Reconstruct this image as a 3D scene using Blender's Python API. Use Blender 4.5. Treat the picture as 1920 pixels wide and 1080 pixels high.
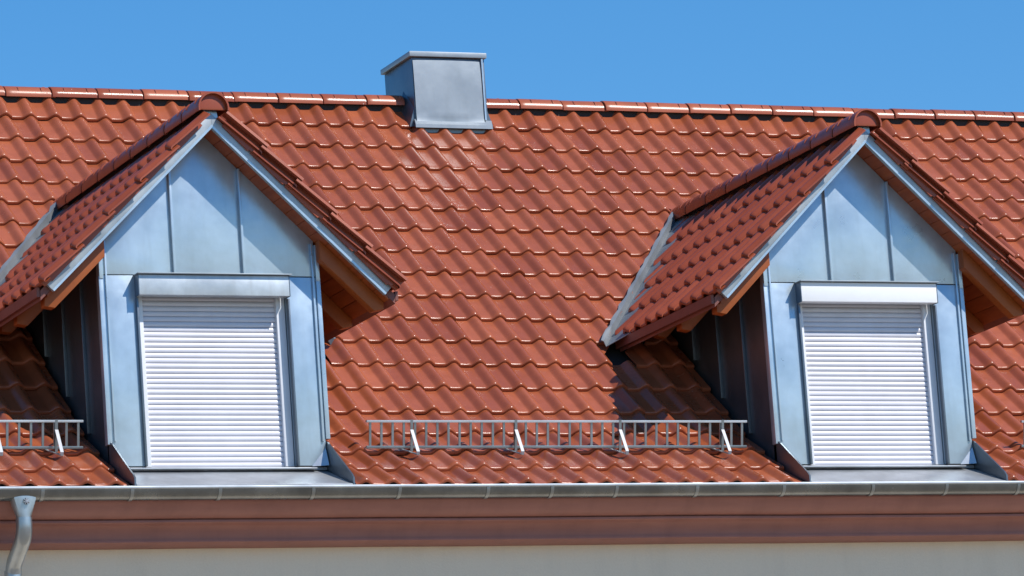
import bpy, bmesh, math, random
from mathutils import Vector, Matrix

random.seed(7)
scene = bpy.context.scene
for o in list(bpy.data.objects):
    bpy.data.objects.remove(o)
COL = scene.collection

# ------------------------------------------------------------------ camera
CAM = Vector((-16.93731, -35.81766, -6.84443))
R_ = Vector((0.92097428, -0.38333996, -0.06969112))
U_ = Vector((-0.01013388, -0.20237511, 0.97925565))
W_ = Vector((0.38949157, 0.90116302, 0.19026699))
FPX = 10030.76
cam = bpy.data.cameras.new('camera')
cam.sensor_width = 36.0
cam.lens = FPX / 1920 * 36
cam.clip_start = 0.5
cam.clip_end = 6000
camo = bpy.data.objects.new('camera', cam)
COL.objects.link(camo)
m = Matrix((R_, U_, -W_)).transposed().to_4x4()
m.translation = CAM
camo.matrix_world = m
scene.camera = camo

# ------------------------------------------------------------------ sky, sun, exposure
SUN = Vector((0.412, -0.556, 0.722)).normalized()        # direction towards the sun
elev = math.asin(SUN.z)
world = bpy.data.worlds.new('World')
scene.world = world
world.use_nodes = True
wn = world.node_tree
wn.nodes.clear()
sky = wn.nodes.new('ShaderNodeTexSky')
sky.sky_type = 'NISHITA'
sky.sun_disc = False
sky.sun_elevation = elev
sky.sun_rotation = math.atan2(SUN.x, SUN.y)
sky.altitude = 300
sky.air_density = 1.0
sky.dust_density = 0.0
sky.ozone_density = 4.0
bg = wn.nodes.new('ShaderNodeBackground')
bg.inputs['Strength'].default_value = 0.15
wo = wn.nodes.new('ShaderNodeOutputWorld')
hs = wn.nodes.new('ShaderNodeHueSaturation')
hs.inputs['Saturation'].default_value = 1.32
hs.inputs['Value'].default_value = 1.0
wn.links.new(sky.outputs[0], hs.inputs['Color'])
wn.links.new(hs.outputs[0], bg.inputs[0])
wn.links.new(bg.outputs[0], wo.inputs[0])
sun = bpy.data.lights.new('sun', 'SUN')
sun.energy = 4.8
sun.angle = math.radians(0.53)
sun.color = (1.0, 0.955, 0.89)
suno = bpy.data.objects.new('sun', sun)
COL.objects.link(suno)
suno.rotation_euler = (-SUN).to_track_quat('-Z', 'Y').to_euler()
suno.location = (10, -20, 20)
scene.view_settings.view_transform = 'Standard'
scene.view_settings.look = 'None'
scene.view_settings.exposure = 0.0
scene.view_settings.gamma = 1.0


# ------------------------------------------------------------------ materials
def mat_base(name):
    mt = bpy.data.materials.new(name)
    mt.use_nodes = True
    nt = mt.node_tree
    return mt, nt, nt.nodes['Principled BSDF']


def nd(nt, kind, **kw):
    n = nt.nodes.new(kind)
    for k, v in kw.items():
        setattr(n, k, v)
    return n


def ramp(nt, fac, stops):
    r = nd(nt, 'ShaderNodeValToRGB')
    e = r.color_ramp.elements
    e[0].position, e[0].color = stops[0][0], (*stops[0][1], 1)
    e[1].position, e[1].color = stops[1][0], (*stops[1][1], 1)
    for p, c in stops[2:]:
        x = e.new(p)
        x.color = (*c, 1)
    nt.links.new(fac, r.inputs[0])
    return r.outputs[0]


def world_noise(nt, scale, detail=4, rough=.55, stretch=(1, 1, 1)):
    g = nd(nt, 'ShaderNodeNewGeometry')
    mp = nd(nt, 'ShaderNodeMapping')
    mp.inputs['Scale'].default_value = stretch
    nt.links.new(g.outputs['Position'], mp.inputs[0])
    n = nd(nt, 'ShaderNodeTexNoise')
    n.inputs['Scale'].default_value = scale
    n.inputs['Detail'].default_value = detail
    n.inputs['Roughness'].default_value = rough
    nt.links.new(mp.outputs[0], n.inputs['Vector'])
    return n.outputs['Fac']


def mixc(nt, fac, a, b, mode='MIX'):
    x = nd(nt, 'ShaderNodeMix', data_type='RGBA', blend_type=mode)
    if isinstance(fac, float):
        x.inputs['Factor'].default_value = fac
    else:
        nt.links.new(fac, x.inputs['Factor'])
    for s, v in ((6, a), (7, b)):
        if isinstance(v, tuple):
            x.inputs[s].default_value = (*v, 1)
        else:
            nt.links.new(v, x.inputs[s])
    return x.outputs[2]


def mathn(nt, op, a, b=0.0):
    x = nd(nt, 'ShaderNodeMath', operation=op)
    for i, v in enumerate((a, b)):
        if isinstance(v, (int, float)):
            x.inputs[i].default_value = v
        else:
            nt.links.new(v, x.inputs[i])
    return x.outputs[0]


def bump(nt, bs, h, strength, dist):
    b = nd(nt, 'ShaderNodeBump')
    b.inputs['Strength'].default_value = strength
    b.inputs['Distance'].default_value = dist
    nt.links.new(h, b.inputs['Height'])
    nt.links.new(b.outputs[0], bs.inputs['Normal'])


def make_tile_mat(name, lo, hi, rough, specks=True):
    mt, nt, bs = mat_base(name)
    oi = nd(nt, 'ShaderNodeObjectInfo')
    ge = nd(nt, 'ShaderNodeNewGeometry')
    rnd = mathn(nt, 'FRACT', mathn(nt, 'ADD', oi.outputs['Random'], ge.outputs['Random Per Island']))
    base = ramp(nt, rnd, [(0, lo), (1, hi)])
    n1 = world_noise(nt, 9, 5)
    dark = mixc(nt, 0.35, base, (lo[0] * .62, lo[1] * .55, lo[2] * .5))
    c = mixc(nt, ramp(nt, n1, [(.35, (0, 0, 0)), (.75, (1, 1, 1))]), base, dark)
    n2 = world_noise(nt, 160, 3)
    c = mixc(nt, mathn(nt, 'MULTIPLY', n2, .10), c, (.24, .10, .06))
    n4 = world_noise(nt, 1.3, 4, .6)
    c = mixc(nt, mathn(nt, 'MULTIPLY', ramp(nt, n4, [(.45, (0, 0, 0)), (.8, (1, 1, 1))]), .30), c, (.24, .058, .028))
    if specks:
        v = nd(nt, 'ShaderNodeTexVoronoi')
        v.inputs['Scale'].default_value = 6.5
        nt.links.new(ge.outputs['Position'], v.inputs['Vector'])
        sp = mathn(nt, 'LESS_THAN', v.outputs['Distance'], .022)
        sel = mathn(nt, 'GREATER_THAN', nd_sep(nt, v.outputs['Color']), .62)
        c = mixc(nt, mathn(nt, 'MULTIPLY', sp, sel), c, (.62, .55, .48))
    nt.links.new(c, bs.inputs['Base Color'])
    rr = mathn(nt, 'ADD', mathn(nt, 'MULTIPLY', n1, .16), mathn(nt, 'ADD', mathn(nt, 'MULTIPLY', rnd, .12), rough - .08))
    nt.links.new(rr, bs.inputs['Roughness'])
    bs.inputs['Specular IOR Level'].default_value = .40
    bump(nt, bs, n2, .14, .004)
    return mt


def nd_sep(nt, c):
    s = nd(nt, 'ShaderNodeSeparateColor')
    nt.links.new(c, s.inputs[0])
    return s.outputs[0]


def make_zinc(name, col, rough, metal=1.0, streak=.25, blot=.5):
    mt, nt, bs = mat_base(name)
    n1 = world_noise(nt, 3.2, 6, .6)
    n2 = world_noise(nt, 7, 5, .6, (1.6, 1.6, .25))
    n3 = world_noise(nt, 120, 2)
    a = tuple(x * (1 - blot * .42) for x in col)
    b = tuple(min(1, x * (1 + blot * .18)) for x in col)
    c = ramp(nt, n1, [(.3, a), (.7, b)])
    c = mixc(nt, mathn(nt, 'MULTIPLY', ramp(nt, n2, [(.5, (0, 0, 0)), (.8, (1, 1, 1))]), streak), c,
             (col[0] * .72, col[1] * .70, col[2] * .66))
    c = mixc(nt, mathn(nt, 'MULTIPLY', n3, .12), c, (.35, .37, .4))
    nt.links.new(c, bs.inputs['Base Color'])
    bs.inputs['Metallic'].default_value = metal
    rr = mathn(nt, 'ADD', mathn(nt, 'MULTIPLY', n1, .22), rough - .1)
    nt.links.new(rr, bs.inputs['Roughness'])
    bump(nt, bs, world_noise(nt, 2.6, 3), .16, .035)
    return mt


def make_plain(name, a, b, scale, rough, metal=0.0, bs_=.1, dist=.004, stretch=(1, 1, 1), stain=0.0):
    mt, nt, bs = mat_base(name)
    n = world_noise(nt, scale, 5, .6, stretch)
    c = ramp(nt, n, [(.3, a), (.7, b)])
    if stain:            # rain streaks and blotches of their own shape
        k = ramp(nt, world_noise(nt, 2.4, 6, .65, (2.2, 1, .35)), [(.48, (0, 0, 0)), (.72, (1, 1, 1))])
        c = mixc(nt, mathn(nt, 'MULTIPLY', k, stain), c, tuple(x * .55 for x in a))
    nt.links.new(c, bs.inputs['Base Color'])
    bs.inputs['Roughness'].default_value = rough
    bs.inputs['Metallic'].default_value = metal
    if bs_:
        bump(nt, bs, n, bs_, dist)
    return mt


M = {}
M['tile'] = make_tile_mat('red_engobed_clay', (.30, .073, .030), (.435, .117, .050), .20)
M['tile_d'] = make_tile_mat('red_engobed_clay_dormer', (.285, .056, .021), (.375, .080, .033), .28, False)
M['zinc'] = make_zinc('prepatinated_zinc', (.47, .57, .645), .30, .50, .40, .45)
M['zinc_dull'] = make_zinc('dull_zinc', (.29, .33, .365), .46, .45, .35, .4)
M['zinc_side'] = make_zinc('shade_darkened_zinc', (.15, .178, .205), .34, .7)  # dark base colour carries painted shade of cheeks, upstands and chimney sides
M['zinc_pale'] = make_zinc('pale_galvanised', (.62, .65, .68), .42, .6)
M['box_zinc'] = make_zinc('streaked_box_zinc', (.56, .60, .63), .42, .5, .8, .7)
M['gutter'] = make_zinc('gutter_zinc', (.225, .235, .24), .24, 1, .7, 1.0)
M['steel'] = make_zinc('galvanised_steel', (.34, .36, .37), .4)
M['pipe_zinc'] = make_zinc('downpipe_zinc', (.50, .54, .57), .36, .9, .6, .8)
M['barge'] = make_zinc('barge_zinc', (.40, .445, .48), .42, .4, .5, .7)
M['apron'] = make_zinc('apron_zinc', (.42, .435, .455), .42, .45, .5, .7)
M['alu'] = make_zinc('bright_aluminium', (.33, .345, .375), .5, .3, .1, .2)
M['box_white'] = make_plain('white_coated_aluminium', (.80, .80, .81), (.84, .84, .85), 6, .38, bs_=0)
M['slat'] = make_plain('white_shutter_paint', (.58, .575, .63), (.64, .635, .69), 5, .34, bs_=0, stain=.12)
M['slat_shine'] = M['slat']
M['guide'] = make_plain('white_guide_paint', (.70, .71, .75), (.75, .76, .79), 5, .4, bs_=0)
M['wood'] = make_plain('orange_stained_wood', (.24, .042, .005), (.33, .068, .008), 26, .5, stretch=(1, .12, 1))
M['wood_raft'] = make_plain('orange_stained_rafter', (.27, .058, .006), (.34, .080, .009), 18, .5, stretch=(.3, 1, .3))
M['brown'] = make_plain('brown_painted_board', (.16, .048, .034), (.20, .062, .044), 12, .5)
M['cornice'] = make_plain('red_brown_cornice_paint', (.30, .118, .092), (.35, .142, .112), 7, .55, stretch=(.3, 1, 2), stain=.3)
M['render'] = make_plain('cream_render', (.80, .665, .50), (.84, .705, .54), 60, .9, bs_=.35, dist=.006, stain=.12)
M['dark'] = make_plain('dark_underlay', (.02, .018, .018), (.03, .026, .024), 4, .8, bs_=0)
M['ground'] = make_plain('street_asphalt', (.25, .215, .165), (.32, .28, .22), .6, .9)
M['lead'] = make_zinc('valley_lead', (.23, .25, .27), .5, .4)


# ------------------------------------------------------------------ mesh helpers
ORIGIN = {}      # object name -> world location of its parent frame


class MB:
    def __init__(self):
        self.v, self.f = [], []

    def add(self, vs, fs):
        o = len(self.v)
        self.v += [tuple(x) for x in vs]
        self.f += [tuple(i + o for i in f) for f in fs]
        return self

    def box(self, x0, x1, y0, y1, z0, z1):
        return self.add([(x0, y0, z0), (x1, y0, z0), (x1, y1, z0), (x0, y1, z0),
                         (x0, y0, z1), (x1, y0, z1), (x1, y1, z1), (x0, y1, z1)],
                        [(0, 3, 2, 1), (4, 5, 6, 7), (0, 1, 5, 4), (1, 2, 6, 5), (2, 3, 7, 6), (3, 0, 4, 7)])

    def prism(self, a, b):
        """two congruent rings of points joined to a closed solid"""
        n = len(a)
        return self.add(list(a) + list(b),
                        [tuple(range(n))[::-1], tuple(range(n, 2 * n))] +
                        [(i, (i + 1) % n, n + (i + 1) % n, n + i) for i in range(n)])

    def loft(self, rings, closed=True, caps=True):
        n = len(rings[0])
        vs = [p for r in rings for p in r]
        fs = []
        for k in range(len(rings) - 1):
            for i in range(n if closed else n - 1):
                j = (i + 1) % n
                fs.append((k * n + i, k * n + j, (k + 1) * n + j, (k + 1) * n + i))
        if caps and closed:
            fs.append(tuple(range(n))[::-1])
            fs.append(tuple(range((len(rings) - 1) * n, len(rings) * n)))
        return self.add(vs, fs)

    def tube(self, path, rad, n=10):
        rings = []
        path = [Vector(p) for p in path]
        ref = Vector((1, 0, 0))
        for k, p in enumerate(path):
            d = (path[min(k + 1, len(path) - 1)] - path[max(k - 1, 0)]).normalized()
            if abs(d.dot(ref)) > .95:
                ref = Vector((0, 0, 1))
            a = (ref - d * d.dot(ref)).normalized()
            b = d.cross(a)
            rr = rad[k] if isinstance(rad, (list, tuple)) else rad
            rings.append([p + (a * math.cos(t) + b * math.sin(t)) * rr
                          for t in [2 * math.pi * i / n for i in range(n)]])
        return self.loft(rings)

    def mesh(self, name, mat, smooth=True, bev=0.0, angle=35):
        me = bpy.data.meshes.new(name)
        me.from_pydata(self.v, [], self.f)
        bm = bmesh.new()
        bm.from_mesh(me)
        bmesh.ops.recalc_face_normals(bm, faces=bm.faces)
        if bev:
            es = [e for e in bm.edges if len(e.link_faces) == 2 and e.calc_face_angle(0) > math.radians(40)]
            bmesh.ops.bevel(bm, geom=es, offset=bev, segments=2, profile=.6, affect='EDGES')
        for f in bm.faces:
            f.smooth = smooth
        bm.to_mesh(me)
        bm.free()
        if smooth:
            me.set_sharp_from_angle(angle=math.radians(angle))
        me.materials.append(M[mat])
        return me

    def build(self, name, mat, parent=None, smooth=True, bev=0.0, angle=35):
        org = ORIGIN.get(parent.name, Vector()) if parent else Vector()
        if org.length:
            self.v = [(x - org.x, y - org.y, z - org.z) for x, y, z in self.v]
        return link(name, self.mesh(name, mat, smooth, bev, angle), parent)


def link(name, me, parent=None, world=None):
    o = bpy.data.objects.new(name, me)
    COL.objects.link(o)
    org = Vector()
    if parent:
        o.parent = parent
        org = ORIGIN.get(parent.name, Vector())
    ORIGIN[o.name] = org
    if world is not None:
        o.matrix_local = Matrix.Translation(-org) @ world
    return o


def thing(name, loc, label, cat, group=None):
    o = bpy.data.objects.new(name, None)
    COL.objects.link(o)
    o.location = loc
    o.empty_display_size = .2
    ORIGIN[o.name] = Vector(loc)
    o['label'] = label
    o['category'] = cat
    if group:
        o['group'] = group
    return o


def world_mesh_cut(me, mw, planes, org):
    """copy of a tile mesh cut by planes (point, normal): the side the normal points to is removed"""
    bm = bmesh.new()
    bm.from_mesh(me)
    bm.transform(mw)
    for co, no in planes:
        bmesh.ops.bisect_plane(bm, geom=bm.verts[:] + bm.edges[:] + bm.faces[:], plane_co=co, plane_no=no,
                               clear_outer=True)
    if not bm.faces or len(bm.faces) < 3:
        bm.free()
        return None
    bm.transform(Matrix.Translation(-org))
    out = bpy.data.meshes.new(me.name)
    bm.to_mesh(out)
    bm.free()
    out.materials.append(me.materials[0])
    return out


# ------------------------------------------------------------------ layout numbers (metres)
TW, GAUGE, PITCH = .205, .34363, math.radians(41.423)
CP, SP_ = math.cos(PITCH), math.sin(PITCH)
NUDGE = {1: .004, 2: .002, 3: -.008, 4: -.011, 5: .006, 6: .012, 7: .008, 8: .011}
NOSE = {18: (-1.431, -.953), 17: (-1.128, -.789), 16: (-.835, -.621), 15: (-.535, -.436), 14: (-.2727, -.229)}
for r in range(0, 14):
    s = (13 - r) * GAUGE + NUDGE.get(r, 0)
    NOSE[r] = (s * CP, s * SP_)
RIDGE_Y, RIDGE_Z = 3.36, 3.008
X0, X1 = -8.6, 7.4
DORM = (-4.2, .95)
YD = -1.0
TB, BETA = math.tan(math.radians(44)), math.radians(44)
CB, SB = math.cos(BETA), math.sin(BETA)
ZAP = 1.81           # apex of the dormer's tile crest planes
EAVE_S = 1.905       # slope length apex to eave noses
HW = .795            # half width of the dormer walls
GROUND = -8.45


def roof_z(y):
    """height of the tile crests at y"""
    if y >= 0:
        return y * SP_ / CP
    pts = [NOSE[r] for r in (13, 14, 15, 16, 17, 18)]
    for (ya, za), (yb, zb) in zip(pts, pts[1:]):
        if y >= yb:
            return za + (zb - za) * (y - ya) / (yb - ya)
    return NOSE[18][1] + (y - NOSE[18][0]) * .54


def valley_y(x):
    return (ZAP - TB * abs(x)) * CP / SP_


# ------------------------------------------------------------------ roof tile meshes
def tile_profile(u):
    """height of the roll across the tile, 0 = crest"""
    lo, crest, hi, h = .086, .150, .206, .041
    if u <= lo:
        return -h - .002 * math.sin(math.pi * max(u, 0) / lo)
    if u <= crest:
        t = (u - lo) / (crest - lo)
        return -h * (1 - (.5 * (1 - math.cos(math.pi * t))) ** .72)
    t = 1 - min((u - crest) / (hi - crest), 1)
    return -(h - .006) * (1 - (.5 * (1 - math.cos(math.pi * t))) ** .66)


US = [0, .04, .078, .088, .093, .100, .108, .117, .128, .139, .150, .161, .171, .180, .188, .195, .201, .206]


def tile_mesh(name, mat):
    stations = [(.40, 0), (.06, 0), (.020, 0), (.012, -.0010), (.006, -.0034), (.002, -.0078), (0, -.014), (.002, -.029), (.05, -.029)]
    mb = MB()
    rings = []
    for v, dn in stations:
        ring = []
        for u in US:
            k = max(0, 1 + tile_profile(u) / .043)          # 1 on the crest, 0 in the pan
            vv = v if v > .05 or dn < -.02 else v * (1 + 1.1 * k)
            ring.append(Vector((u - .150, vv, tile_profile(u) + dn * (1 + .15 * k) - v * .088)))
        rings.append(ring)
    mb.loft(rings, closed=False)
    # thickness along both long edges
    for col in (0, len(US) - 1):
        a = [r[col] for r in rings[:7]]
        b = [p + Vector((0, 0, -.012)) for p in a]
        mb.loft([a, b], closed=False)
    return mb.mesh(name, mat, True, 0, 48)


TILE = tile_mesh('tile', 'tile')
TILE_D = tile_mesh('dormer_tile', 'tile_d')


def tile_matrix(pos, u, v, jit=1.0):
    n = u.cross(v)
    rot = Matrix((u, v, n)).transposed().to_4x4()
    j = Matrix.Rotation(math.radians(random.gauss(0, .30) * jit), 4, 'Z') @ \
        Matrix.Rotation(math.radians(random.gauss(0, .28) * jit), 4, 'X') @ \
        Matrix.Rotation(math.radians(random.gauss(0, .5) * jit), 4, 'Y')
    if jit and random.random() < .07:          # a few tiles sit visibly crooked
        j = j @ Matrix.Rotation(math.radians(random.uniform(-1.3, 1.3)), 4, 'Z') @ Matrix.Rotation(math.radians(random.uniform(0, .9)), 4, 'X')
    off = Vector((random.gauss(0, .0012), random.gauss(0, .003), random.gauss(0, .0013))) * jit
    return Matrix.Translation(Vector(pos)) @ rot @ Matrix.Translation(off) @ j


def project(p):
    d = Vector(p) - CAM
    z = d.dot(W_)
    return 960 + FPX * d.dot(R_) / z, 540 - FPX * d.dot(U_) / z, z


def behind_dormer(p):
    p = Vector(p)
    d = (CAM - p).normalized()
    for k in range(1, 60):
        q = p + d * (.07 * k)
        for xc in DORM:
            x = abs(q.x - xc)
            if q.y > YD and x < HW and q.z < 1.6 - TB * x:
                return True
            if -1.3 < q.y < valley_y(x) + .1 and x < 1.36 and 1.6 - TB * x < q.z < ZAP - TB * x:
                return True
    return False


# ================================================================== SETTING
gp = MB().add([(-3000, -3000, GROUND), (3000, -3000, GROUND), (3000, 3000, GROUND), (-3000, 3000, GROUND)], [(0, 1, 2, 3)])
go = gp.build('ground', 'ground')
go['kind'] = 'structure'

# ================================================================== HOUSE
house = thing('house', ((X0 + X1) / 2, 3.36, GROUND),
              'cream rendered house with red clay pantile roof and red-brown cornice under the eaves', 'house')
WALL_Y, BACK_Y = -1.05, 7.85
wl = MB().box(X0 + .3, X1 - .3, WALL_Y, BACK_Y, GROUND, -1.0)
for x in (X0 + .3, X1 - .3):
    wl.prism([(x - .02, WALL_Y, -1.0), (x - .02, RIDGE_Y, 2.75), (x - .02, BACK_Y, -1.0)],
             [(x + .02, WALL_Y, -1.0), (x + .02, RIDGE_Y, 2.75), (x + .02, BACK_Y, -1.0)])
wl.build('wall', 'render', house, False)

# moulded cornice (profile in y, z)
prof = [(-1.0, -1.02), (-1.475, -1.02), (-1.475, -1.105)]
for t in [i / 12 for i in range(1, 13)]:            # cyma: bulges out, then sweeps in
    prof.append((-1.475 + .145 * (t ** 1.6) - .012 * math.sin(math.pi * t), -1.105 - .112 * t + .010 * math.sin(2 * math.pi * t)))
prof += [(-1.312, -1.219), (-1.312, -1.2255), (-1.332, -1.227), (-1.332, -1.240), (-1.322, -1.243)]
for t in [i / 12 for i in range(0, 13)]:            # cove
    a = t * math.pi / 2
    prof.append((-1.318 + .100 * math.sin(a), -1.246 - .100 * (1 - math.cos(a))))
prof += [(-1.226, -1.348), (-1.226, -1.362), (-1.19, -1.374), (-1.12, -1.380), (-1.0, -1.384)]
nseg = 24
rings = []
for k in range(nseg + 1):
    x = X0 + .25 + (X1 - X0 - .5) * k / nseg
    w = random.gauss(0, .0012)
    rings.append([(x, y + random.gauss(0, .0005), z + w) for y, z in prof])
MB().loft(rings).build('cornice', 'cornice', house, True, 0, 40)

# roof deck under the tiles
OFF = .125
ys = [NOSE[18][0] + .06] + [NOSE[r][0] for r in (17, 16, 15, 14, 13)] + [RIDGE_Y]
top, bot = [], []
for y in ys:
    z = roof_z(y)
    top.append((y, z - OFF / CP))
    bot.append((y, z - (OFF + .05) / CP))
ring = top + [(BACK_Y + .4, -1.05), (BACK_Y + .4, -1.1)] + bot[::-1]
roof = MB().prism([(X0, y, z) for y, z in ring], [(X1, y, z) for y, z in ring]).build('roof', 'dark', house, False)
MB().prism([(X0, RIDGE_Y, RIDGE_Z - .11), (X0, BACK_Y + .5, -1.02), (X0, BACK_Y + .5, -1.04), (X0, RIDGE_Y, RIDGE_Z - .13)],
           [(X1, RIDGE_Y, RIDGE_Z - .11), (X1, BACK_Y + .5, -1.02), (X1, BACK_Y + .5, -1.04), (X1, RIDGE_Y, RIDGE_Z - .13)]
           ).build('roof_slope', 'tile', house, False)
MB().box(X0, X1, -1.405, -1.385, -1.09, -.995).build('eave_board', 'dark', house, False)
MB().box(X0, X1, -1.432, -1.426, -1.085, -1.008).build('eave_flashing', 'zinc_dull', house, False)

# tiles of the main roof
CHX0, CHX1, CHY = -.853, -.218, 3.11     # chimney footprint
cand = []
c_lo, c_hi = math.ceil((X0 + .1) / TW), math.floor((X1 - .1) / TW)
vcut = {}
VC = .02
for xc in DORM:
    for sgn in (-1, 1):
        # vertical plane along the valley: points (x, valley_y)
        d = Vector((sgn * 1.0, -TB * CP / SP_, 0)).normalized()      # runs outwards and forwards
        nrm = Vector((d.y, -d.x, 0))
        if nrm.y < 0:
            nrm = -nrm                                               # towards the main roof (larger y)
        vcut[(xc, sgn)] = (Vector((xc, valley_y(0), 0)), nrm)
for r in range(18, 0, -1):
    y, z = NOSE[r]
    y2, z2 = NOSE[r - 1]
    v = Vector((0, y2 - y, z2 - z)).normalized()
    for c in range(c_lo, c_hi + 1):
        x = c * TW
        mw = tile_matrix((x, y, z), Vector((1, 0, 0)), v)
        if r == 1:                      # top course rides up on the ridge batten
            mw = mw @ Matrix.Rotation(.145, 4, 'X')
        cut = []
        skip = False
        for xc in DORM:
            rx = x - xc
            if abs(rx) > 1.75:
                continue
            sgn = -1 if rx < 0 else 1
            # beside / under the dormer walls
            vy = valley_y(0)
            corners = [(rx - .150, y), (rx + .065, y), (rx - .150, y2 + .06), (rx + .065, y2 + .06)]
            P0, nrm = vcut[(xc, sgn)]
            dist = [nrm.dot(Vector((cx, cy - P0.y, 0))) for cx, cy in corners]
            above = [q for q in dist if q > .10]
            if abs(rx) < HW + .15:
                if max(dist) < .10:
                    if all(abs(cx) < HW + .03 for cx, _ in corners):
                        skip = True
                    elif any(abs(cx) < HW + .03 for cx, _ in corners):
                        cut.append((Vector((xc + sgn * (HW + (.03 if sgn < 0 else .05)), 0, 0)), Vector((-sgn, 0, 0))))
                elif min(dist) < VC:
                    cut.append((P0 + nrm * VC, -nrm))
            elif abs(rx) < 1.50 and y2 > .50:
                if min(dist) < VC and max(dist) > VC:
                    cut.append((P0 + nrm * VC, -nrm))
                elif max(dist) <= .10:
                    if min(dist) > -.10:
                        skip = True
                    elif max(dist) > -.10:
                        cut.append((P0 - nrm * .10, nrm))
        if r <= 1 and CHX0 - .04 < x < CHX1 + .14:
            if x - .150 > CHX0 - .01 and x + .062 < CHX1 + .01:
                skip = True
            elif x < (CHX0 + CHX1) / 2:
                cut.append((Vector((CHX0 - .035, 0, 0)), Vector((1, 0, 0))))
            else:
                cut.append((Vector((CHX1 + .04, 0, 0)), Vector((-1, 0, 0))))
        if skip:
            continue
        mid = Vector((x - .04, (y + y2) / 2, (z + z2) / 2))
        px_, py_, dz = project(mid)
        seen = -12 < px_ < 1932 and -10 < py_ < 1090 and not behind_dormer(mid)
        cand.append([0 if seen else 1, dz - 0.0, mw, cut])
cand.sort(key=lambda t: (t[0], t[1]))
ro = ORIGIN[roof.name]
bm_all = bmesh.new()
nt_ = 0
for hid, dz, mw, cut in cand:
    me = TILE
    if cut:
        me = world_mesh_cut(TILE, mw, cut, ro)
        if me is None:
            continue
    if not hid and nt_ < 300:
        if cut:
            link('tile', me, roof)
        else:
            link('tile', TILE, roof, mw)
        nt_ += 1
    else:
        t = me if cut else TILE.copy()
        if not cut:
            t.transform(Matrix.Translation(-ro) @ mw)
        bm_all.from_mesh(t)
        bpy.data.meshes.remove(t)
me = bpy.data.meshes.new('tile_courses')
bm_all.to_mesh(me)
bm_all.free()
me.materials.append(M['tile'])
o = link('tile_courses', me, roof)
o['kind'] = 'stuff'


# ridge tiles: half round caps whose left end lies over the neighbour
def cap_mesh(name, mat, length, rad, drop, hz=1.0, a0=-.06):
    mb = MB()
    n = 16
    sts = [(0, 1.03, 0), (.004, 1.045, 0), (.05, 1.045, 0), (length * .5, 1.035, 0), (length - .016, 1.02, 0), (length - .013, .91, 0), (length + .03, .90, 0)]
    outer, inner = [], []
    for x, k, _ in sts:
        ring_o, ring_i = [], []
        for i in range(n + 1):
            a = math.pi * (a0 + (1 - 2 * a0) * i / n)
            rr = rad * k
            ring_o.append(Vector((x, -math.cos(a) * rr, math.sin(a) * rr * hz - drop)))
            ring_i.append(Vector((x, -math.cos(a) * (rr - .012), math.sin(a) * (rr - .012) * hz - drop)))
        outer.append(ring_o)
        inner.append(ring_i)
    mb.loft(outer, closed=False)
    mb.loft(inner, closed=False)
    for k in (0, -1):
        mb.loft([outer[k], inner[k]], closed=False)
    mb.loft([[r[0] for r in outer], [r[0] for r in inner]], closed=False)
    mb.loft([[r[-1] for r in outer], [r[-1] for r in inner]], closed=False)
    # two raised nibs on each flank
    for fx in (.27, .77):
        for s in (-1, 1):
            rings = []
            for a_deg in (24, 36, 50):
                a = math.radians(a_deg)
                cc = Vector((length * fx, s * math.cos(a) * rad * 1.02, math.sin(a) * rad * 1.02 * hz - drop))
                nn = Vector((0, s * math.cos(a), math.sin(a)))
                h = .010 if a_deg == 36 else .006
                rings.append([cc + Vector((-.006, 0, 0)), cc + nn * h + Vector((-.003, 0, 0)),
                              cc + nn * h + Vector((.003, 0, 0)), cc + Vector((.006, 0, 0))])
            mb.loft(rings)
    return mb.mesh(name, mat, True, 0, 40)


CAPL, CAPR = .381, .112
CAP = cap_mesh('ridge_tile', 'tile', CAPL, CAPR, 0, .80, -.04)
xs = []
x = -3.888
while x > X0 - .3:
    x -= CAPL
x += CAPL
while x < CHX0 - .10:
    xs.append(x)
    x += CAPL
rt_left = len(xs)
x = .12 - CAPL
while x < X1 - .3:
    xs.append(x)
    x += CAPL
rz = RIDGE_Z - CAPR * 1.04 * .80
for i, x in enumerate(xs):
    mw = Matrix.Translation((x + .02, RIDGE_Y + random.gauss(0, .002), rz + random.gauss(0, .0025))) @ \
        Matrix.Rotation(random.gauss(0, .004), 4, 'Y') @ Matrix.Rotation(random.gauss(0, .004), 4, 'Z')
    if i == rt_left - 1:
        me = world_mesh_cut(CAP, mw, [(Vector((CHX0 - .03, 0, 0)), Vector((1, 0, 0)))], ro)
        link('ridge_tile', me, roof)
    elif i == rt_left:
        me = world_mesh_cut(CAP, mw, [(Vector((CHX1 + .01, 0, 0)), Vector((-1, 0, 0)))], ro)
        if me:
            link('ridge_tile', me, roof)
    else:
        link('ridge_tile', CAP, roof, mw)
# dark roll under the ridge caps
MB().box(X0 + .02, X1 - .02, RIDGE_Y - .075, RIDGE_Y + .075, RIDGE_Z - .19, RIDGE_Z - .06).build('ridge_vent_roll', 'dark', roof, False)

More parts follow.
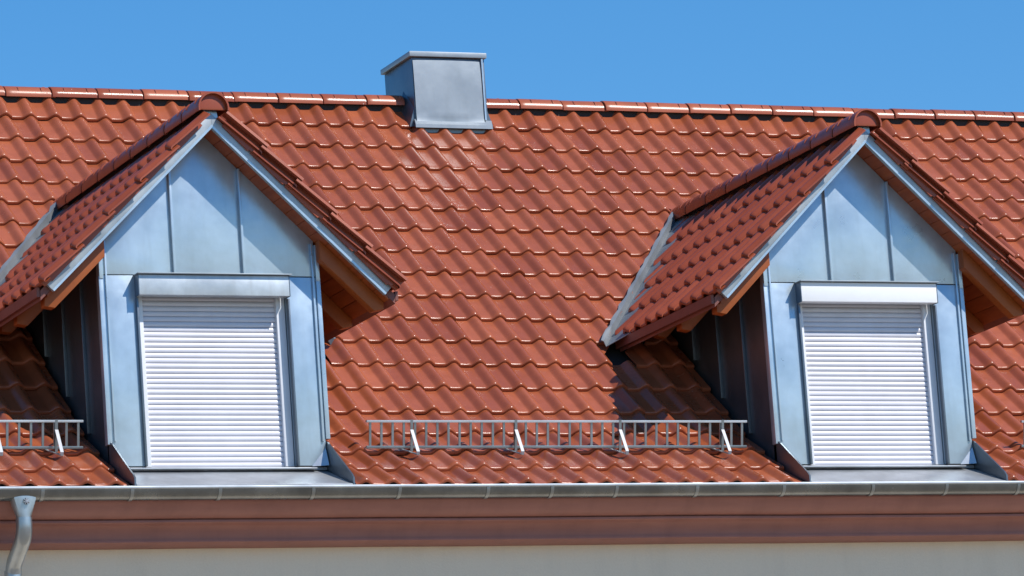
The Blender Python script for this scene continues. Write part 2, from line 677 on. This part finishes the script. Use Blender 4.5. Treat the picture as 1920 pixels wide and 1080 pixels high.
# valley flashings belong to the roof: lead-grey strips between the roof and each dormer
nM = Vector((0, -SP_, CP))
for xc in DORM:
    for sgn in (-1, 1):
        nD = Vector((sgn * SB, 0, CB))
        pa = Vector((xc + sgn * .06, valley_y(.06), ZAP - TB * .06))
        xe = 1.46
        pb = Vector((xc + sgn * xe, valley_y(xe), ZAP - TB * xe))
        d = (pb - pa).normalized()
        wM = nM.cross(d).normalized()
        if wM.y < 0:
            wM = -wM
        wD = nD.cross(d).normalized()
        if wD.y > 0:
            wD = -wD
        rings = []
        K = 26
        for k in range(K + 1):
            t = k / K
            p = pa.lerp(pb, t)
            wob = .012 * math.sin(k * 2.1) + random.gauss(0, .006)
            a = p + wM * (.056 + wob * .5) + nM * (.004 + random.gauss(0, .003))
            a2 = p + wM * .03 + nM * (.008 + random.gauss(0, .003))
            b = p + nM * -.035
            c = p + wD * .20 + nD * -.055
            rings.append([a, a2, b, c, c + nD * -.006, b + nM * -.006, a2 + nM * -.006, a + nM * -.006])
        MB().loft(rings).build('valley_flashing', 'lead', roof, True, 0, 50)


# ================================================================== DORMERS
def zs(x):           # underside of the dormer roof
    return 1.598 - TB * abs(x)


def dormer(xc, label, box_mat):
    d = thing('dormer', (xc, YD, -.83), label, 'dormer', 'gabled dormers on the red roof')
    gx = lambda x: xc + x
    # ---------------- gable front: zinc sheets
    PF, PB = YD, YD + .10
    wall = MB()
    pts = [(-HW + .01, -.95), (HW - .01, -.95), (HW - .01, zs(HW)), (0, zs(0)), (-HW + .01, zs(HW))]
    wall.prism([(gx(x), PB + .002, z) for x, z in pts], [(gx(x), PB + .07, z) for x, z in pts])
    front = wall.build('gable_wall', 'dark', d, False)
    WX0, WX1 = -.548, .568       # window opening
    ZB, ZT = -.80, .57

    def sheet(poly, name='wall_panel'):
        mb = MB()
        mb.prism([(gx(x), PF, z) for x, z in poly], [(gx(x), PB, z) for x, z in poly])
        # bulge the visible face a little so that the sheet is not perfectly flat
        return mb.build(name, 'zinc', front, True, .0015, 30)
    g = .004
    sheet([(-HW, ZB + .01), (WX0 - g, ZB + .01), (WX0 - g, ZT - g), (-HW, ZT - g)])
    sheet([(WX1 + g, ZB + .01), (HW, ZB + .01), (HW, ZT - g), (WX1 + g, ZT - g)])
    S1, S2 = -.265, .255
    sheet([(-HW, ZT + g), (S1 - g, ZT + g), (S1 - g, zs(S1)), (-HW, zs(HW))])
    sheet([(S1 + g, ZT + g), (S2 - g, ZT + g), (S2 - g, zs(S2)), (0, zs(0)), (S1 + g, zs(S1))])
    sheet([(S2 + g, ZT + g), (HW, ZT + g), (HW, zs(HW)), (S2 + g, zs(S2))])
    for s in (S1, S2):
        MB().box(gx(s) - .009, gx(s) + .009, PF - .026, PF + .01, ZT - .002, zs(s) - .005).build('standing_seam', 'zinc', front, True, .004)
    # corner profiles, a tall lower piece and a shorter upper one
    for s in (-1, 1):
        a, b = sorted((gx(s * (HW + .002)), gx(s * (HW + .034))))
        MB().box(a, b, PF - .012, PF + .05, -.64 if s < 0 else -.60, ZT - .01).build('corner_strip', 'zinc', front, True, .003)
        a, b = sorted((gx(s * (HW + .0)), gx(s * (HW + .030))))
        MB().box(a, b, PF - .018, PF + .05, ZT - .03, zs(HW + .03)).build('corner_strip', 'zinc', front, True, .003)
        a, b = sorted((gx(s * (HW - .028)), gx(s * (HW - .014))))
        MB().box(a, b, PF - .016, PF + .004, -.62, zs(HW) - .02).build('standing_seam', 'zinc', front, True, .003)
    # ---------------- roller shutter: box, guides, slats
    sh = MB().box(gx(WX0 - .0), gx(WX1), PB - .012, PB, ZB, ZT).build('shutter', 'dark', d, False)
    BX0, BX1, BF = -.560, .561, YD - .088
    zb0, zb1 = .412, .556
    bx = MB().prism([(gx(BX0), BF, zb0), (gx(BX0), BF - .0, zb1), (gx(BX0), PF + .01, zb1 + .006), (gx(BX0), PF + .01, zb0 + .004)],
                    [(gx(BX1), BF, zb0), (gx(BX1), BF - .0, zb1), (gx(BX1), PF + .01, zb1 + .006), (gx(BX1), PF + .01, zb0 + .004)])
    bx.build('shutter_box', box_mat, sh, True, .004)
    for xa_, xb_ in ((BX0 - .005, BX0 - .0005), (BX1 + .0005, BX1 + .005)):
        MB().box(gx(xa_), gx(xb_), BF - .001, PF + .004, zb0 - .002, zb1 + .003).build('end_plate', 'zinc_side', sh, False)
    MB().box(gx(BX0 - .012), gx(BX1 + .016), BF - .026, PF + .004, zb1 + .004, zb1 + .012).build('box_cover', 'zinc_dull', sh, True, .002)
    for a, b in ((-.545, -.497), (.502, .566)):
        MB().box(gx(a), gx(b), PF + .045, PB - .006, ZB + .012, zb0 + .02).build('guide_rail', 'guide', sh, True, .003)
    for a, b in ((WX0 - .016, WX0 - .001), (WX1 + .001, WX1 + .014)):
        MB().box(gx(a), gx(b), PF - .026, PF + .02, ZB + .006, zb0 - .004).build('window_trim', 'zinc_side', sh, True, .002)
    SY = PB - .022
    z = ZB + .014
    k = 0
    while z < zb0 + .0:
        rings = []
        for x in (-.515, .515):
            ring = []
            for i in range(9):
                t = i / 8
                ring.append((gx(x), SY - .0062 * math.sin(math.pi * min(1, t * 1.0)) ** .75 + .0035 * t, z + .0355 * t))
            ring += [(gx(x), SY + .004, z + .0355), (gx(x), SY + .004, z)]
            rings.append(ring)
        MB().loft(rings).build('slat', 'slat', sh, True, 0, 50)
        z += .0372
        k += 1
    # ---------------- sill, apron and side upstands
    ap = MB()
    ZA = -.822
    ap.prism([(gx(-HW), YD + .02, ZA), (gx(-HW), -1.475, -1.000), (gx(-HW), -1.475, -1.010), (gx(-HW), YD + .02, ZA - .012)],
             [(gx(HW), YD + .02, ZA), (gx(HW), -1.475, -1.000), (gx(HW), -1.475, -1.010), (gx(HW), YD + .02, ZA - .012)])
    ap.prism([(gx(-HW), YD + .02, ZA), (gx(-HW), YD + .02, ZB), (gx(-HW), YD, ZB), (gx(-HW), YD, ZA)],
             [(gx(HW), YD + .02, ZA), (gx(HW), YD + .02, ZB), (gx(HW), YD, ZB), (gx(HW), YD, ZA)])
    apron = ap.build('apron', 'apron', d, True, .002)
    MB().prism([(gx(-.70), YD - .055, ZB - .022), (gx(-.70), PB - .01, ZB - .002), (gx(-.70), PB - .01, ZB + .008), (gx(-.70), YD - .055, ZB - .012)],
               [(gx(.70), YD - .055, ZB - .022), (gx(.70), PB - .01, ZB - .002), (gx(.70), PB - .01, ZB + .008), (gx(.70), YD - .055, ZB - .012)]
               ).build('window_sill', 'apron', apron, True, .002)
    for s in (-1, 1):
        prof = [(YD + .03, -.605), (YD - .02, -.625), (-1.445, -.925), (-1.475, -.955), (-1.475, -1.008), (YD + .03, ZA - .01)]
        x0, x1 = gx(s * (HW + .004)), gx(s * (HW + .016))
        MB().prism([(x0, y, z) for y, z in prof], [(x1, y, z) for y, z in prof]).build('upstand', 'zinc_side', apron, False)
        # folded gusset in the corner between front and upstand
        e = s * (HW - .003)
        tri = [(gx(e), PF - .004, -.668), (gx(s * (HW - .115)), PF - .004, ZB + .004), (gx(e), PF - .050, ZB + .004)]
        MB().prism([Vector(p) for p in tri], [Vector(p) + Vector((0, .004, 0)) for p in tri]).build('corner_gusset', 'zinc_pale', apron, False)
    # ---------------- cheeks with standing seams
    for s in (-1, 1):
        zt = zs(HW)
        ytop = zt * CP / SP_ + .1
        prof = [(YD + .03, -.93), (YD + .03, zt), (ytop, zt), (ytop, zt - .12)]
        prof += [(y, roof_z(y) - .13) for y in (.3, 0, -.27, -.53, -.83)]
        x0, x1 = gx(s * (HW - .03)), gx(s * HW)
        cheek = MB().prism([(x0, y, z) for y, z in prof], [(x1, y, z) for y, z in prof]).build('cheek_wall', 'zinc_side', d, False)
        for y in (-.55, -.12, .31):
            a, b = sorted((gx(s * (HW - .002)), gx(s * (HW + .026))))
            MB().box(a, b, y - .009, y + .009, roof_z(y) - .035, zt - .01).build('standing_seam', 'zinc_side', cheek, True, .003)
    # ---------------- roof slopes
    for s in (-1, 1):
        P0, nrm = vcut[(xc, s)]
        rcut = [(P0 - nrm * .018, nrm)]
        vv = Vector((-s * CB, 0, SB))
        uu = Vector((0, s * 1.0, 0))
        nn = Vector((s * SB, 0, CB))
        # deck slab between soffit boards and tiles
        xe = EAVE_S * CB - .05
        y1 = valley_y(0)

        def zt_(x):
            return ZAP - TB * abs(x) - .088 / CB
        pr = [(0, zs(0) + .02), (s * xe, zs(xe) + .02), (s * xe, zt_(xe)), (0, zt_(0))]
        fr = [(gx(x), -1.186, z) for x, z in pr]
        bk = [(gx(x), valley_y(x) - .07, z) for x, z in pr]
        slope = MB().prism(fr, bk).build('roof_slope', 'brown', d, False)
        # brown board along the eave
        ex = s * (xe + .004)
        yb = valley_y(xe) - .05
        a, b = sorted((gx(ex), gx(ex + s * .022)))
        MB().box(a, b, -1.185, yb, zt_(xe) - .045, zt_(xe) + .022).build('eave_board', 'brown', slope, False)
        # tiles
        tlist = []
        for r in range(5):
            sl = EAVE_S - r * GAUGE
            base = Vector((xc + s * sl * CB, 0, ZAP - sl * SB))
            c = 0
            while True:
                y = -1.272 + (.145 if s > 0 else 0) + c * TW
                c += 1
                if y - .2 > valley_y(max(0, sl - .3) * CB):
                    break
                mw = tile_matrix((base.x, y, base.z), uu, vv)
                lo_y = valley_y(sl * CB)
                planes = list(rcut) if y + .22 > lo_y - .1 else []
                if r == 4:
                    planes.append((Vector((xc + s * .03, 0, 0)), Vector((-s, 0, 0))))
                tlist.append((mw, planes))
        if s < 0:
            for mw, planes in tlist:
                if planes:
                    me = world_mesh_cut(TILE_D, mw, planes, ORIGIN[slope.name])
                    if me:
                        link('tile', me, slope)
                else:
                    link('tile', TILE_D, slope, mw)
        else:
            bmx = bmesh.new()
            for mw, planes in tlist:
                me = world_mesh_cut(TILE_D, mw, planes, ORIGIN[slope.name])
                if me:
                    bmx.from_mesh(me)
                    bpy.data.meshes.remove(me)
            me = bpy.data.meshes.new('tile_courses')
            bmx.to_mesh(me)
            bmx.free()
            me.materials.append(M['tile_d'])
            link('tile_courses', me, slope)['kind'] = 'stuff'
        # verge flaps, one per course, each lapping over the next below
        for r in range(5):
            sl = EAVE_S - r * GAUGE - .005
            e0 = Vector((xc + s * sl * CB, 0, ZAP - sl * SB))
            length = .40 if r < 4 else .33
            ring_f, ring_b = [], []
            for dv, n_, yo in ((0, -.030 + (.03 if s > 0 else 0), -.016), (length, -.055 + (.025 if s > 0 else 0), 0), (length, -.098, 0), (.075, -.100, -.004), (.07, -.090, -.016), (0, -.088, -.016)):
                p = e0 + vv * dv + nn * n_
                ring_f.append((p.x, -1.236 + yo, p.z))
                ring_b.append((p.x, -1.224 + yo, p.z))
            MB().prism(ring_f, ring_b).build('verge_tile', 'tile_d', slope, True, .002, 30)
        # top skin of the verge: roll overhanging the flap
        if s > 0:
            for r in range(5):
                sl = EAVE_S - r * GAUGE
                e0 = Vector((xc + s * sl * CB, 0, ZAP - sl * SB))
                rings = []
                for dv in (0, .38):
                    q = e0 + vv * dv + nn * (.030 - dv * .085)
                    rings.append([(q.x + nn.x * n_, yy, q.z + nn.z * n_) for yy, n_ in
                                  ((-1.306, -.030), (-1.298, -.008), (-1.275, .002), (-1.24, .002), (-1.21, -.03), (-1.24, -.02), (-1.275, -.02), (-1.293, -.034))])
                MB().loft(rings).build('verge_roll', 'tile_d', slope, True, 0, 40)
        # barge board clad in zinc
        def rake(s_, up):      # point at slope distance s_ below apex, offset up (vertical)
            return gx(s * s_ * CB), 1.59 - s_ * SB + up
        L = 1.712
        pts = [(gx(0), 1.59), (rake(L, 0)), (rake(L - .012, .105)), (gx(0), 1.70)]
        # square cut at the foot
        foot = Vector((gx(s * L * CB), 0, 1.59 - L * SB))
        up = foot + nn * .078
        pts = [(gx(0), 1.59), (foot.x, foot.z), (up.x, up.z), (gx(0), 1.59 + .078 / CB)]
        MB().prism([(x, -1.222, z) for x, z in pts], [(x, -1.190, z) for x, z in pts]).build('barge_board', 'barge', slope, True, .002)
        # folded drip at the lower edge
        fo, f2 = foot + nn * .017, foot
        pts = [(gx(0), 1.59), (f2.x, f2.z), (fo.x, fo.z), (gx(0), 1.59 + .017 / CB)]
        MB().prism([(x, -1.229, z) for x, z in pts], [(x, -1.2225, z) for x, z in pts]).build('drip_edge', 'zinc', slope, False)
        # soffit boards run parallel to the ridge
        bw = .118
        k = 0
        while k * bw < 1.70:
            a0, a1 = k * bw + .002, k * bw + bw - .003
            k += 1
            xa, xb = a0 * CB, a1 * CB
            yb = -.97 if xb < HW else min(valley_y(xb) - .1, zs(xb) * CP / SP_ + .02)
            pr = [(s * xa, zs(xa)), (s * xb, zs(xb)), (s * xb, zs(xb) + .018), (s * xa, zs(xa) + .018)]
            MB().prism([(gx(x), -1.188, z) for x, z in pr], [(gx(x), yb, z) for x, z in pr]).build('soffit_board', 'wood', slope, True, .002)
        # rafter feet under the eave overhang
        for y in (-1.10, -.47, .10):
            a, b = HW + .01, 1.265
            if y > .05:
                b = 1.2
            pr = [(s * a, zs(a) - .001), (s * a, zs(a) - .14), (s * (b - .075), zs(b - .075) - .14), (s * b, zs(b) - .055), (s * b, zs(b) - .001)]
            if y > -.6:
                pr = pr
            MB().prism([(gx(x), y, z) for x, z in pr], [(gx(x), y + .09, z) for x, z in pr]).build('rafter', 'wood_raft', slope, True, .004)
    # ---------------- dormer ridge caps with a closing disc at the front
    ridge = MB().box(gx(-.04), gx(.04), -1.22, valley_y(0) - .1, ZAP - .1, ZAP - .03).build('ridge_batten', 'dark', d, False)
    zc = 1.838 - CAPR * 1.04
    y = -1.296
    k = 0
    while y < valley_y(0) + .05:
        mw = Matrix.Translation((xc, y, zc)) @ Matrix.Rotation(math.radians(90), 4, 'Z')
        if y + CAPL + .03 > valley_y(0) - .05:
            me = world_mesh_cut(CAP_D, mw, [(Vector((0, valley_y(0) + .03, 0)), Vector((0, 1, 0)))], ORIGIN[ridge.name])
            if me:
                link('ridge_tile', me, ridge)
        else:
            link('ridge_tile', CAP_D, ridge, mw)
        y += CAPL
    n = 20
    ring = []
    for i in range(n + 1):
        a = math.pi * (-.03 + 1.06 * i / n)
        ring.append((xc - math.cos(a) * (CAPR * 1.03), zc + math.sin(a) * CAPR * 1.03))
    MB().prism([(x, -1.268, z) for x, z in ring], [(x, -1.25, z) for x, z in ring]).build('ridge_end_disc', 'tile_d', ridge, True, .003)
    # zinc apex plate behind the disc
    pts = [(gx(-.055), 1.66), (gx(.055), 1.66), (gx(.035), 1.76), (gx(-.035), 1.76)]
    MB().prism([(x, -1.215, z) for x, z in pts], [(x, -1.2, z) for x, z in pts]).build('apex_plate', 'zinc', ridge, False)
    return d


CAP_D = cap_mesh('dormer_ridge_tile', 'tile_d', CAPL, CAPR, 0)
dormer(DORM[0], 'zinc-clad gabled dormer with a dull streaked grey shutter box, nearer the downpipe', 'box_zinc')
dormer(DORM[1], 'zinc-clad gabled dormer with a bright white shutter box over the closed shutter', 'box_white')

# ================================================================== CHIMNEY
ch = thing('chimney', ((CHX0 + CHX1) / 2, CHY + .3, 2.7), 'square chimney clad in grey sheet metal astride the ridge', 'chimney')
CZ = 3.272
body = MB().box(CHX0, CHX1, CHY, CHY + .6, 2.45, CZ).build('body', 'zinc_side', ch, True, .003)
# front sheet, slightly bowed, with a flared foot
rings = []
n = 10
for k, (z, fl) in enumerate([(2.725, .022), (2.745, .018), (2.775, .013), (2.82, .012), (2.95, .014), (3.10, .013), (3.2, .010), (3.25, .006)]):
    row = []
    for i in range(n + 1):
        t = i / n
        wx = .022 * max(0, (2.86 - z) / .17)
        x = CHX0 - wx * 0 + (CHX1 - CHX0 - .045) * t + .006
        bow = .012 * math.sin(math.pi * t)
        row.append((x, CHY - fl - (bow if z > 2.76 else 0), z))
    rings.append(row)
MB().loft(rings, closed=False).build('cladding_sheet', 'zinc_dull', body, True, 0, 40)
fl = MB()
fl.prism([(CHX0 - .02, CHY - .048, 2.708), (CHX1 + .016, CHY - .048, 2.708), (CHX1 + .03, CHY, 2.76), (CHX0 - .01, CHY, 2.76)],
         [(CHX0 - .02, CHY - .048, 2.680), (CHX1 + .016, CHY - .048, 2.680), (CHX1 + .03, CHY, 2.70), (CHX0 - .01, CHY, 2.70)])
fl.build('apron_flashing', 'zinc_dull', ch, False)
for s, x in ((-1, CHX0), (1, CHX1)):
    tri = [(x - s * .004, 2.87), (x + s * .05, 2.70), (x - s * .004, 2.70)]
    zz = lambda y, z: z + (y - CHY) * .85
    MB().prism([(a_, CHY + .012, z_) for a_, z_ in tri], [(a_, RIDGE_Y - .03, zz(RIDGE_Y - .03, z_)) for a_, z_ in tri]
               ).build('cheek_flashing', 'zinc_side', ch, False)
MB().box(CHX1 - .034, CHX1 - .020, CHY - .022, CHY, 2.76, CZ).build('edge_fold', 'zinc', body, False)
MB().box(CHX0 - .026, CHX1 + .014, CHY - .030, CHY + .62, CZ + .004, CZ + .046).build('cap', 'zinc_dull', ch, True, .004)

# ================================================================== GUTTER
GX0, GX1 = X0 - .05, X1 + .05
GYC, GZ, GR = -1.522, -1.034, .078


def gz(x):
    return GZ - .0011 * (1.8 - x)


gut = thing('gutter', (GX0, GYC, GZ - GR), 'grey zinc half-round gutter hung along the eaves above the cornice', 'gutter')
rings = []
K = 40
for k in range(K + 1):
    x = GX0 + (GX1 - GX0) * k / K
    ring = []
    w = random.gauss(0, .0008)
    for rr, seq in ((GR, range(15)), (GR - .003, range(14, -1, -1))):
        for i in seq:
            a = math.pi * i / 14
            ring.append((x, GYC - math.cos(a) * rr + w, gz(x) - math.sin(a) * rr))
    rings.append(ring)
MB().loft(rings).build('trough', 'gutter', gut, True, 0, 50)
MB().tube([(GX0 + (GX1 - GX0) * k / 8, GYC - GR - .003, gz(GX0 + (GX1 - GX0) * k / 8)) for k in range(9)], .0105, 10).build('rolled_bead', 'zinc_pale', gut)
for x in [-5.713, -5.072, -4.434, -3.748, -3.104, -2.435, -1.945, -1.446, -.816, -.128, .588, 1.188, 1.781, 2.43, -6.4, 3.1]:
    rings = []
    for dx in (-.012, .012):
        ring = []
        for rr, seq in ((GR + .004, range(13)), (GR + .0005, range(12, -1, -1))):
            for i in seq:
                a = math.pi * (-.04 + 1.04 * i / 12)
                ring.append((x + dx, GYC - math.cos(a) * rr, gz(x) - math.sin(a) * rr))
        rings.append(ring)
    MB().loft(rings).build('bracket', 'steel', gut, True, 0, 50)

# ================================================================== DOWNPIPE
DX = -5.835
dp = thing('downpipe', (DX, -1.22, GROUND), 'grey zinc downpipe with tapered outlet funnel and swan-neck bend', 'downpipe')
rings = []
for z, hx, hy, cyy in ((-1.085, .098, .066, GYC), (-1.115, .096, .066, GYC), (-1.235, .054, .052, GYC), (-1.25, .052, .052, GYC)):
    ring = []
    for i in range(24):
        a = 2 * math.pi * i / 24
        ca, sa = math.cos(a), math.sin(a)
        k = 1 / max(abs(ca), abs(sa)) ** (.55 if z > -1.2 else 0)
        ring.append((DX + hx * ca * k * .92, cyy + hy * sa * k * .92, z))
    rings.append(ring)
fun = MB().loft(rings).build('funnel', 'pipe_zinc', dp, True, 0, 40)
st = MB()
fy = GYC - .0715
for k in range(4):
    a = math.pi * k / 4 + .2
    dx_, dz_ = math.cos(a) * .024, math.sin(a) * .022
    px2, pz2 = -math.sin(a) * .0022, math.cos(a) * .0022
    ctr = (DX + .004, -1.131)
    quad = [(ctr[0] - dx_ - px2, ctr[1] - dz_ - pz2), (ctr[0] + dx_ - px2, ctr[1] + dz_ - pz2),
            (ctr[0] + dx_ + px2, ctr[1] + dz_ + pz2), (ctr[0] - dx_ + px2, ctr[1] - dz_ + pz2)]
    st.prism([(x, fy - .006 - .0004 * k, z) for x, z in quad], [(x, fy + .012, z) for x, z in quad])
st.build('embossed_star', 'alu', fun, False)
path = [(DX, GYC, -1.235), (DX, GYC, -1.28)]
for t in [i / 6 for i in range(1, 7)]:
    a = t * math.radians(52)
    path.append((DX, GYC + .13 * (1 - math.cos(a)), -1.28 - .13 * math.sin(a)))
e = path[-1]
path.append((DX, -1.275, e[2] - .115))
path.append((DX, -1.245, e[2] - .15))
path.append((DX, -1.225, e[2] - .21))
MB().tube(path, .056, 18).build('swan_neck', 'pipe_zinc', dp, True, 0, 50)
MB().tube([(DX, -1.225, e[2] - .17), (DX, -1.225, e[2] - .24)], .061, 18).build('collar', 'pipe_zinc', dp, True, 0, 50)
MB().tube([(DX, -1.225, e[2] - .2), (DX, -1.225, GROUND)], .054, 18).build('pipe', 'pipe_zinc', dp, True, 0, 50)


# ================================================================== SNOW GUARDS
def snow_guard(xa, xb, brackets, label):
    g_ = thing('snow_guard', ((xa + xb) / 2, -.86, roof_z(-.86)), label, 'snow guard', 'ladder snow guards above the eaves')
    y0 = -.835
    z0 = roof_z(y0) - .008
    n_ = Vector((0, -.18, .984)).normalized()
    t_ = Vector((0, .984, .18)).normalized()
    b0 = Vector((0, y0, z0))
    tp = b0 + n_ * .184

    def bar(name, p, q, w1, h1, mat, bev=.0015):
        # flat bar from p to q, w1 along t_, h1 the other way
        p, q = Vector(p), Vector(q)
        d_ = (q - p).normalized()
        o_ = d_.cross(t_).normalized()
        ring = lambda c: [c + t_ * w1 + o_ * h1, c - t_ * w1 + o_ * h1, c - t_ * w1 - o_ * h1, c + t_ * w1 - o_ * h1]
        return MB().loft([ring(p), ring(q)]).build(name, mat, g_, True, bev)
    bar('rail', (xa, tp.y, tp.z), (xb, tp.y, tp.z), .013, .0085, 'zinc_pale')
    bar('rail', (xa, b0.y, b0.z), (xb, b0.y, b0.z), .010, .010, 'steel')
    x = xa + .03
    while x < xb - .01:
        p, q = Vector((x, 0, 0)) + b0, Vector((x, 0, 0)) + tp
        bar('rung', p, q, .0045, .0085, 'steel', 0)
        x += .0862
    for bx_ in brackets:
        c = Vector((bx_, 0, 0))
        # upright strap in front of the rails and an inclined bright stay on the eave side
        mb = MB()
        w = .010
        f = -t_ * .014
        pts = [b0 + f - n_ * .03, tp + f + n_ * .012, tp + t_ * .014 + n_ * .012, tp + t_ * .014 + n_ * .006, tp + f * .6 + n_ * .006, b0 + f * .6 - n_ * .03]
        mb.prism([c + Vector((-w, 0, 0)) + p for p in pts], [c + Vector((w, 0, 0)) + p for p in pts])
        mb.build('bracket', 'steel', g_, False)
        mb = MB()
        ft = Vector((0, y0 - .125, roof_z(y0 - .125) - .010))
        up = b0 + f * 1.1 + n_ * .125
        bend = ft + n_ * .02 - t_ * .004
        pts = [up, bend, ft, ft + t_ * .006 - n_ * .004, bend + t_ * .007, up + t_ * .006]
        mb.prism([c + Vector((-w - .002, 0, 0)) + p for p in pts], [c + Vector((w + .002, 0, 0)) + p for p in pts])
        mb.build('stay', 'alu', g_, False)
        mb = MB()
        a, b = ft, Vector((-.10, y0 + .03, roof_z(y0 + .03) - .02))
        pts = [a, b, b - n_ * .006, a - n_ * .006]
        mb.prism([c + Vector((-w, 0, 0)) + p for p in pts], [c + Vector((w, 0, 0)) + p for p in pts])
        mb.build('foot_strap', 'steel', g_, False)
    return g_


snow_guard(-3.035, -.037, (-2.69, -1.88, -1.057, -.235), 'long ladder-like galvanised snow guard spanning the tiles between both dormers')
snow_guard(-8.15, -5.155, (-5.352, -5.79, -6.6, -7.4), 'galvanised snow guard on the tiles above the downpipe')
snow_guard(2.245, 5.24, (2.59, 3.4, 4.22, 5.0), 'galvanised snow guard on the side of the white-boxed dormer away from the downpipe')
